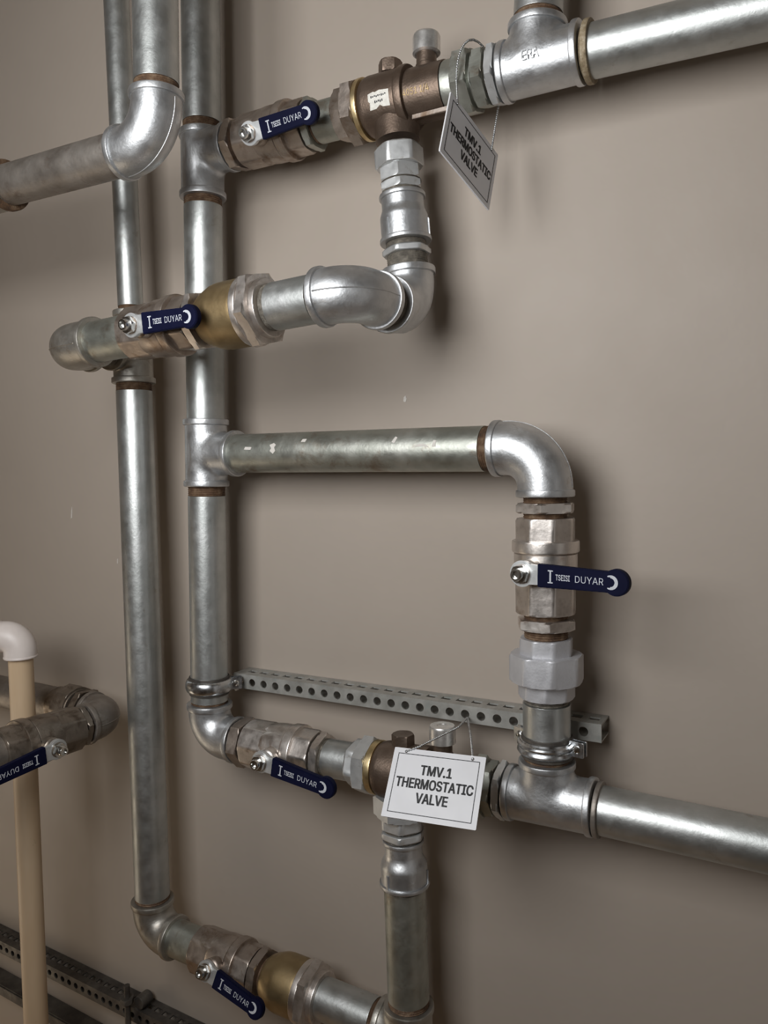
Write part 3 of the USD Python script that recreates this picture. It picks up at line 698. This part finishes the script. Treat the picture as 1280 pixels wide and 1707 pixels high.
# ------------------------------------------------------------------ thin riser with its reducing tee
s1_, s2_ = R1.s, R1b.s
pipe('thin galvanised riser coming down behind the front elbow', R1, s1_(-60) - 0.3, s1_(512), r=0.0168, rust1=0.006)
LB1 = s2_(636)
tee('reducing tee where the crossing row joins the thin riser', C1, R1b.d, -bk, R1.near(C1) - s1_(512), LB1, tb, rad=(0.0215, 0.0262, 0.0262), r=0.0262, mat='fitting_old', rw=0.008)
pipe('long galvanised riser at the left from the reducing tee down to the bottom elbow', R1b, LB1, R1b.near(R1b.B) - 0.044, rust0=0.010, rust1=0.005)
elbow('weathered elbow at the foot of the left riser', R1b.B, -R1b.d, BOT.d, L=0.044, mat='fitting_old')

# ------------------------------------------------------------------ front pipe and elbow, upper left
YF_ = -0.20
FE = P(262, 240, YF_)
FV = Run(FE, P(258, -60, YF_), 'y'); FH = Run(FE, P(-160, 357, YF_), 'x')
elbow('shiny galvanised elbow at the upper left in front of the thin riser', FE, FV.d, FH.d, L=0.054, L2=0.054)
pipe('front galvanised pipe running down from the top edge into the upper left elbow', FV, 0.054, FV.s(-60) + 0.25, rust0=0.009)
FJ = FH.s(-12)
pipe('dull horizontal pipe leaving the picture at the left edge', FH, 0.054, FJ, mat='galv_grimy', rust0=0.004)
T = Thing('pipe_coupling', 'dark coupling on the horizontal pipe at the left edge', 'pipe coupling', FH.at(FJ))
T.part('body', lathe(FH.A, FH.d, rr(FJ, FJ + 0.07, 0.0285, 0.002)), 'fitting_old')
T.part('rim', lathe(FH.A, FH.d, rr(FJ - 0.0005, FJ + 0.009, 0.0305, 0.002)), 'rust')

pipe('grimy pipe beyond the dark coupling at the left edge', FH, FJ + 0.07, FJ + 0.6, mat='galv_grimy')

# ------------------------------------------------------------------ lower valve row
s = LOW.s
hex_nipple('hexagon nipple between middle riser elbow and lower ball valve', LOW, 0.050, s(399), 0.0515, s(396), 0.0275, mat='nickel_old', tmat='hemp', roll=0.15)
ball_valve('beige ball valve in the lower row with navy handle dropping to the right', LOW, s(399), s(512), (423, 1276), (545, 1312), flip=True, mat='nickel', roll=0.2)
hex_nipple('narrow hexagon nipple right of the lower ball valve', LOW, s(512), s(530), s(514), s(526), 0.0255, mat='nickel', tmat='hemp', roll=0.4)
pipe('pale stub pipe between lower ball valve and lower mixing valve', LOW, s(530), s(571), mat='galv', r=0.0225, name='pipe_stub')
tail_union('white union hexagons with brass ring at the left of the lower mixing valve', LOW, s(571), s(588), s(608), s(618), 0.0240, 0.0300, 'white_hex')
Lc1 = LC.s(1340)
t, f1 = mixing_valve('lower brown bronze mixing valve half hidden behind the white tag', LOW, s(618), s(690), s(778), LC, Lc1, s(673, 0), s(739, 0), UPZ)
T = Thing('tail_union', 'dark union hexagons behind the right edge of the lower tag', 'pipe union', LOW.at(s(778)))
T.part('union_nut', hexnut(LOW.A, LOW.d, s(778), s(797), 0.0290, 6, 0.3), 'galv_old')
T.part('hexagon', hexnut(LOW.A, LOW.d, s(797), s(814), 0.0252, 6, 0.1), 'galv_old')
hex_nipple('hexagon nipple entering the left end of the lower right tee', LOW, s(814), s(834), s(819), s(831), 0.0272, mat='white_hex', tmat='hemp', roll=0.35)

# ------------------------------------------------------------------ column under the lower mixing valve
s = LC.s
T = Thing('tail_union', 'grey hexagon union nut under the lower mixing valve', 'pipe union', LC.at(s(1340)))
T.part('union_nut', hexnut(LC.A, LC.d, s(1340), s(1374), 0.0285, 6, 0.55), 'white_hex')
T.part('hexagon', hexnut(LC.A, LC.d, s(1374), s(1396), 0.0225, 6, 0.15), 'white_hex')
hex_nipple('small grey hexagon nipple above the lower reducing coupling', LC, s(1396), s(1415), s(1399), s(1412), 0.0228, mat='white_hex', tmat='hemp', roll=0.2)
coupling('galvanised bell shaped reducing coupling in the lower column', LC, s(1415), s(1494), 0.0218, 0.0268, t0=0.30, t1=0.58)
pipe('galvanised vertical pipe from lower reducing coupling to the bottom tee', LC, s(1494), s(1699), mat='galv_old', rust0=0.003, rust1=0.007)
CT = LC.B
tee('galvanised tee cut off by the bottom edge of the picture', CT, LC.d, -BOT.d, LC.near(CT) - s(1699), 0.045, BOT.near(BOT.B) - BOT.s(618), mat='fitting_old')

# ------------------------------------------------------------------ bottom valve row
s = BOT.s
pipe('short galvanised nipple right of the left riser foot elbow', BOT, 0.044, s(318), mat='galv_old', name='pipe_stub', rust1=0.003)
ball_valve('tarnished ball valve in the bottom row with black navy handle at its underside', BOT, s(318), s(414), (331, 1624), (427, 1680), flip=True, mat='nickel_old', roll=0.1)
hex_nipple('hexagon nipple between bottom ball valve and lower brass check valve', BOT, s(414), s(434), s(416), s(428), 0.0285, mat='nickel_old', tmat='rust', roll=0.3)
check_valve('lower brass check valve with hexagon end in the bottom row', BOT, s(434), s(524), s(492))
pipe('galvanised pipe between lower brass check valve and the bottom tee', BOT, s(524), s(618), mat='galv', name='pipe_stub', rust1=0.005)

# ------------------------------------------------------------------ cluster at the left edge
KC = P(186, 1193, -0.075)
kd = unit(np.array([-0.06, -1.0, -0.0]))
KA = Run(KC, KC + kd, 'x'); KB = Run(KC, KC + unit(np.array([-1.0, 0.03, 0])), 'x')
elbow('dark elbow of the valve group at the left edge', KC, KB.d, kd, L=0.046, mat='galv_grimy', r=0.0262, rim=0.0288)
s = KA.s
k0 = 0.046
hex_nipple('hexagon nipple between left edge elbow and its ball valve', KA, k0, k0 + 0.014, k0 + 0.003, k0 + 0.012, 0.0255, mat='nickel_grimy', tmat='rust', roll=0.2)
ball_valve('dark ball valve at the left edge with its handle upside down', KA, k0 + 0.014, k0 + 0.124, (107, 1253), (-22, 1303), flip=True, mat='nickel_grimy', roll=0.2)
pipe('pipe coming forward from the left edge ball valve out of the picture', KA, k0 + 0.124, k0 + 0.30, mat='galv_grimy')
s = KB.s
hex_nipple('dark hexagon nipple behind the cream pipe', KB, 0.046, 0.068, 0.050, 0.062, 0.0275, mat='nickel_grimy', tmat='rust', roll=0.1)
T = Thing('tail_union', 'dark pipe union behind the cream plastic pipe', 'pipe union', KB.at(0.068))
T.part('union_nut', cat([hexnut(KB.A, KB.d, 0.070, 0.098, 0.0310, 8, 0.1), lathe(KB.A, KB.d, rr(0.068, 0.074, 0.0285))]), 'nickel_grimy')
T.part('sleeve', lathe(KB.A, KB.d, rr(0.097, 0.120, 0.0262)), 'nickel_grimy')
pipe('galvanised pipe at the left edge behind the cream pipe', KB, 0.120, 0.80, mat='galv_grimy')

# cream plastic pipe with white elbow
YP = -0.150
PV = Run(P(33, 1061, YP), P(61, 1720, YP), 'y')
PH = Run(PV.A, PV.A + np.array([-0.6, -0.35, 0.0]), 'x')
T = Thing('plastic_pipe', 'cream plastic pipe standing upright at the left edge', 'pipe', PV.at(0.026))
T.part('tube', lathe(PV.A, PV.d, rr(0.026, PV.s(1760) + 0.3, 0.0163, 0.0005), n=64), 'pvc_pipe')
elbow('white plastic elbow on top of the cream pipe', PV.A, PV.d, PH.d, L=0.030, L2=0.030, r=0.0218, rim=0.0225, rw=0.004, bend=0.020, mat='pvc_white', seam=False, name='plastic_elbow')
T = Thing('plastic_pipe', 'brownish plastic pipe end entering the white elbow from the left', 'pipe', PH.at(0.030))
T.part('tube', lathe(PH.A, PH.d, rr(0.030, 0.70, 0.0163, 0.0005), n=64), 'pvc_pipe')

# ------------------------------------------------------------------ perforated rails
def rail(label, A, B, ya, yb, h, pitch, r_h, name='perforated_rail', first=0.012, mat='strut', dn=True):
    """a U channel lying against the wall: A, B its upper front corners"""
    A, B = np.array(A, float), np.array(B, float); L = np.linalg.norm(B - A); u = unit(B - A)
    o = np.array([0, -1.0, 0]); o = unit(o - u * (o @ u)); v = np.cross(o, u)      # v up
    t = Thing(name, label, 'rail', A)
    front = sbox(0, -h, L, 0); holes = []
    x = first
    while x < L - 0.006:
        holes.append(Point(x, -h * 0.52).buffer(r_h, 10)); x += pitch
    t.part('front_web', placed(extrude(front.difference(union_all(holes)), 0.002), A, u, v, o), mat, smooth=False)
    dpt = abs(ya - yb)
    slots = []
    x = first + pitch * 0.4
    while x < L - 0.008:
        slots.append(sbox(x - r_h * 1.0, dpt * 0.36, x + r_h * 1.0, dpt * 0.62).buffer(0.0008)); x += pitch
    t.part('top_flange', placed(extrude(sbox(0, 0.0, L, dpt).difference(union_all(slots)), 0.002), A - v * 0.002, u, -o, v), mat, smooth=False)
    t.part('bottom_flange', placed(extrude(sbox(0, 0.0, L, dpt), 0.002), A - v * h, u, -o, v), mat, smooth=False)
    return t, u, v, o, L
yR = -0.032
A0, B0 = P(391, 1121, yR), P(1003, 1207, yR)
L0 = np.linalg.norm(B0 - A0)
t, u, v, o, L = rail('perforated galvanised rail on the wall between middle riser and right column', A0, B0, yR, -0.001, 0.0195, L0 / 25.6, 0.0051, first=L0 / 25.6 * 0.62)
sb = P(397, 1141, yR - 0.004)
t.part('screw', cat([lathe(sb, unit(np.array([-0.5, -0.6, -0.3])), [(-0.008, 0.003), (0.012, 0.003)], n=20), hexnut(sb, unit(np.array([-0.5, -0.6, -0.3])), 0.002, 0.007, 0.006, 6)]), 'chrome', 'bright screw and nut')
A1, B1 = P(-60, 1536, -0.030), P(330, 1733, -0.030)
A1 = A1 + unit(A1 - B1) * 0.4
L1 = np.linalg.norm(B1 - A1)
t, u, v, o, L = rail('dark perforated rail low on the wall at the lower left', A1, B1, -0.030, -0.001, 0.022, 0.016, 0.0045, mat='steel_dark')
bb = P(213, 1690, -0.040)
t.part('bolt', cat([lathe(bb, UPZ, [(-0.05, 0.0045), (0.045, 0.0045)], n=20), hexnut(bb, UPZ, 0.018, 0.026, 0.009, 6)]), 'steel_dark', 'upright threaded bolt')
cb = P(232, 1672, -0.030)
t.part('clip', lathe(cb + np.array([0, 0.02, 0]), np.array([0, -1.0, 0]), rr(0, 0.022, 0.010, 0.002), n=32), 'steel_dark', 'dark round clip')
A2, B2 = P(-60, 1608, -0.030), P(330, 1830, -0.030)
Thing_ = Thing('wall_channel', 'second dark channel below the low rail at the left edge', 'rail', A2)
u2 = unit(B2 - A2); v2 = np.cross([0, -1.0, 0], u2)
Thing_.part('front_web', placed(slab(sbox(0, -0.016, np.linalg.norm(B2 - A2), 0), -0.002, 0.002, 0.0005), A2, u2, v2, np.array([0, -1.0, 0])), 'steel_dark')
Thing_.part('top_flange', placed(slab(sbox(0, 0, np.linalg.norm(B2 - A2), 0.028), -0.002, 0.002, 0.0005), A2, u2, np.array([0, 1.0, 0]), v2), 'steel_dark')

# ------------------------------------------------------------------ tags and chains
def tag(label, c, rv, w, h):
    Rm = Rot.from_rotvec(rv).as_matrix(); u, n, v = Rm[:, 0], -Rm[:, 1], Rm[:, 2]
    t = Thing('name_tag', label, 'tag', c)
    hl = [Point(-w / 2 + 0.013, h / 2 - 0.0032).buffer(0.0016, 10), Point(w / 2 - 0.013, h / 2 - 0.0032).buffer(0.0016, 10)]
    t.part('plate', placed(extrude(sbox(-w / 2, -h / 2, w / 2, h / 2).buffer(-0.001).buffer(0.001).difference(union_all(hl)), 0.0016), np.array(c) - n * 0.0016, u, v, n), 'tag_white', smooth=False)
    fr = sbox(-w / 2 + 0.0052, -h / 2 + 0.0052, w / 2 - 0.0052, h / 2 - 0.0052)
    ms = [placed(extrude(fr.difference(fr.buffer(-0.0007)), 0.0002), c, u, v, n)]
    t.part('border', ms[0], 'print_black', smooth=False)
    tx = []
    for line, y, ww in (('TMV.1', 0.0142, 0.345), ('THERMOSTATIC', 0.0008, 0.845), ('VALVE', -0.0128, 0.345)):
        m = text(line, 0.0092, 0.0002, True, ww * w * 0.98); m.apply_translation([0.0002, y, 0]); tx += [placed(m, np.array(c) + u * q + n * 0.00001 * (q != 0), u, v, n) for q in (-0.00028, 0.0, 0.00028)]
    t.part('lettering', cat(tx), 'print_black', 'black capital letters', smooth=False)
    return u, v, n, [np.array(c) + u * (sx * (w / 2 - 0.013)) + v * (h / 2 - 0.0032) for sx in (-1, 1)]
def chain(label, pts, step=0.0026):
    pts = np.array(pts, float); seg = np.r_[0, np.cumsum(np.linalg.norm(np.diff(pts, axis=0), axis=1))]
    n = int(seg[-1] / step); q = np.linspace(0, seg[-1], n + 1)
    c = np.stack([np.interp(q, seg, pts[:, k]) for k in range(3)], 1)
    t = Thing('ball_chain', label, 'chain', pts[0])
    ms = []
    for p in c:
        b = trimesh.creation.icosphere(1, 0.00125); b.apply_translation(p); ms.append(b)
    t.part('beads', cat(ms), 'zinc', kind='stuff')
    t.part('wire', sweep(c, 0.0004, n=8), 'zinc')
wl = 0.095
u, v, n, hp = tag('lower white tag hung from the perforated rail by a chain', (-0.3193, -0.1688, 1.0438), (-0.6647, -0.0521, 0.1165), wl, 0.0683)
hk = P(779, 1196, yR - 0.004)
chain('fine chain from the rail hole to both corners of the lower tag', [hp[0], P(700, 1244, -0.150), P(764, 1212, -0.088), hk, P(784, 1225, -0.09), hp[1] + n * 0.0005])
sc = 0.93 / 1.0
cu = CAM + (np.array([-0.3241, -0.0479, 1.6887]) - CAM) * 0.93
u, v, n, hp = tag('upper white tag twisted edge on, hanging below the top valve row', cu, (-0.2992, 0.2749, 1.3867), 0.093, 0.0738 * 0.93)
a0 = VA.at(VA.s(768)); rr_ = 0.0368
lo = []
for k, a in enumerate(np.linspace(-0.35, -0.35 + 1.1 * np.pi, 14)):
    lo.append(a0 + rr_ * (np.array([0, -1.0, 0]) * math.cos(a) + UPZ * math.sin(a)) + VA.d * (0.020 * k / 13))
chain('fine chain looped over the hexagon union to carry the upper tag', [hp[0]] + lo + [hp[1]])
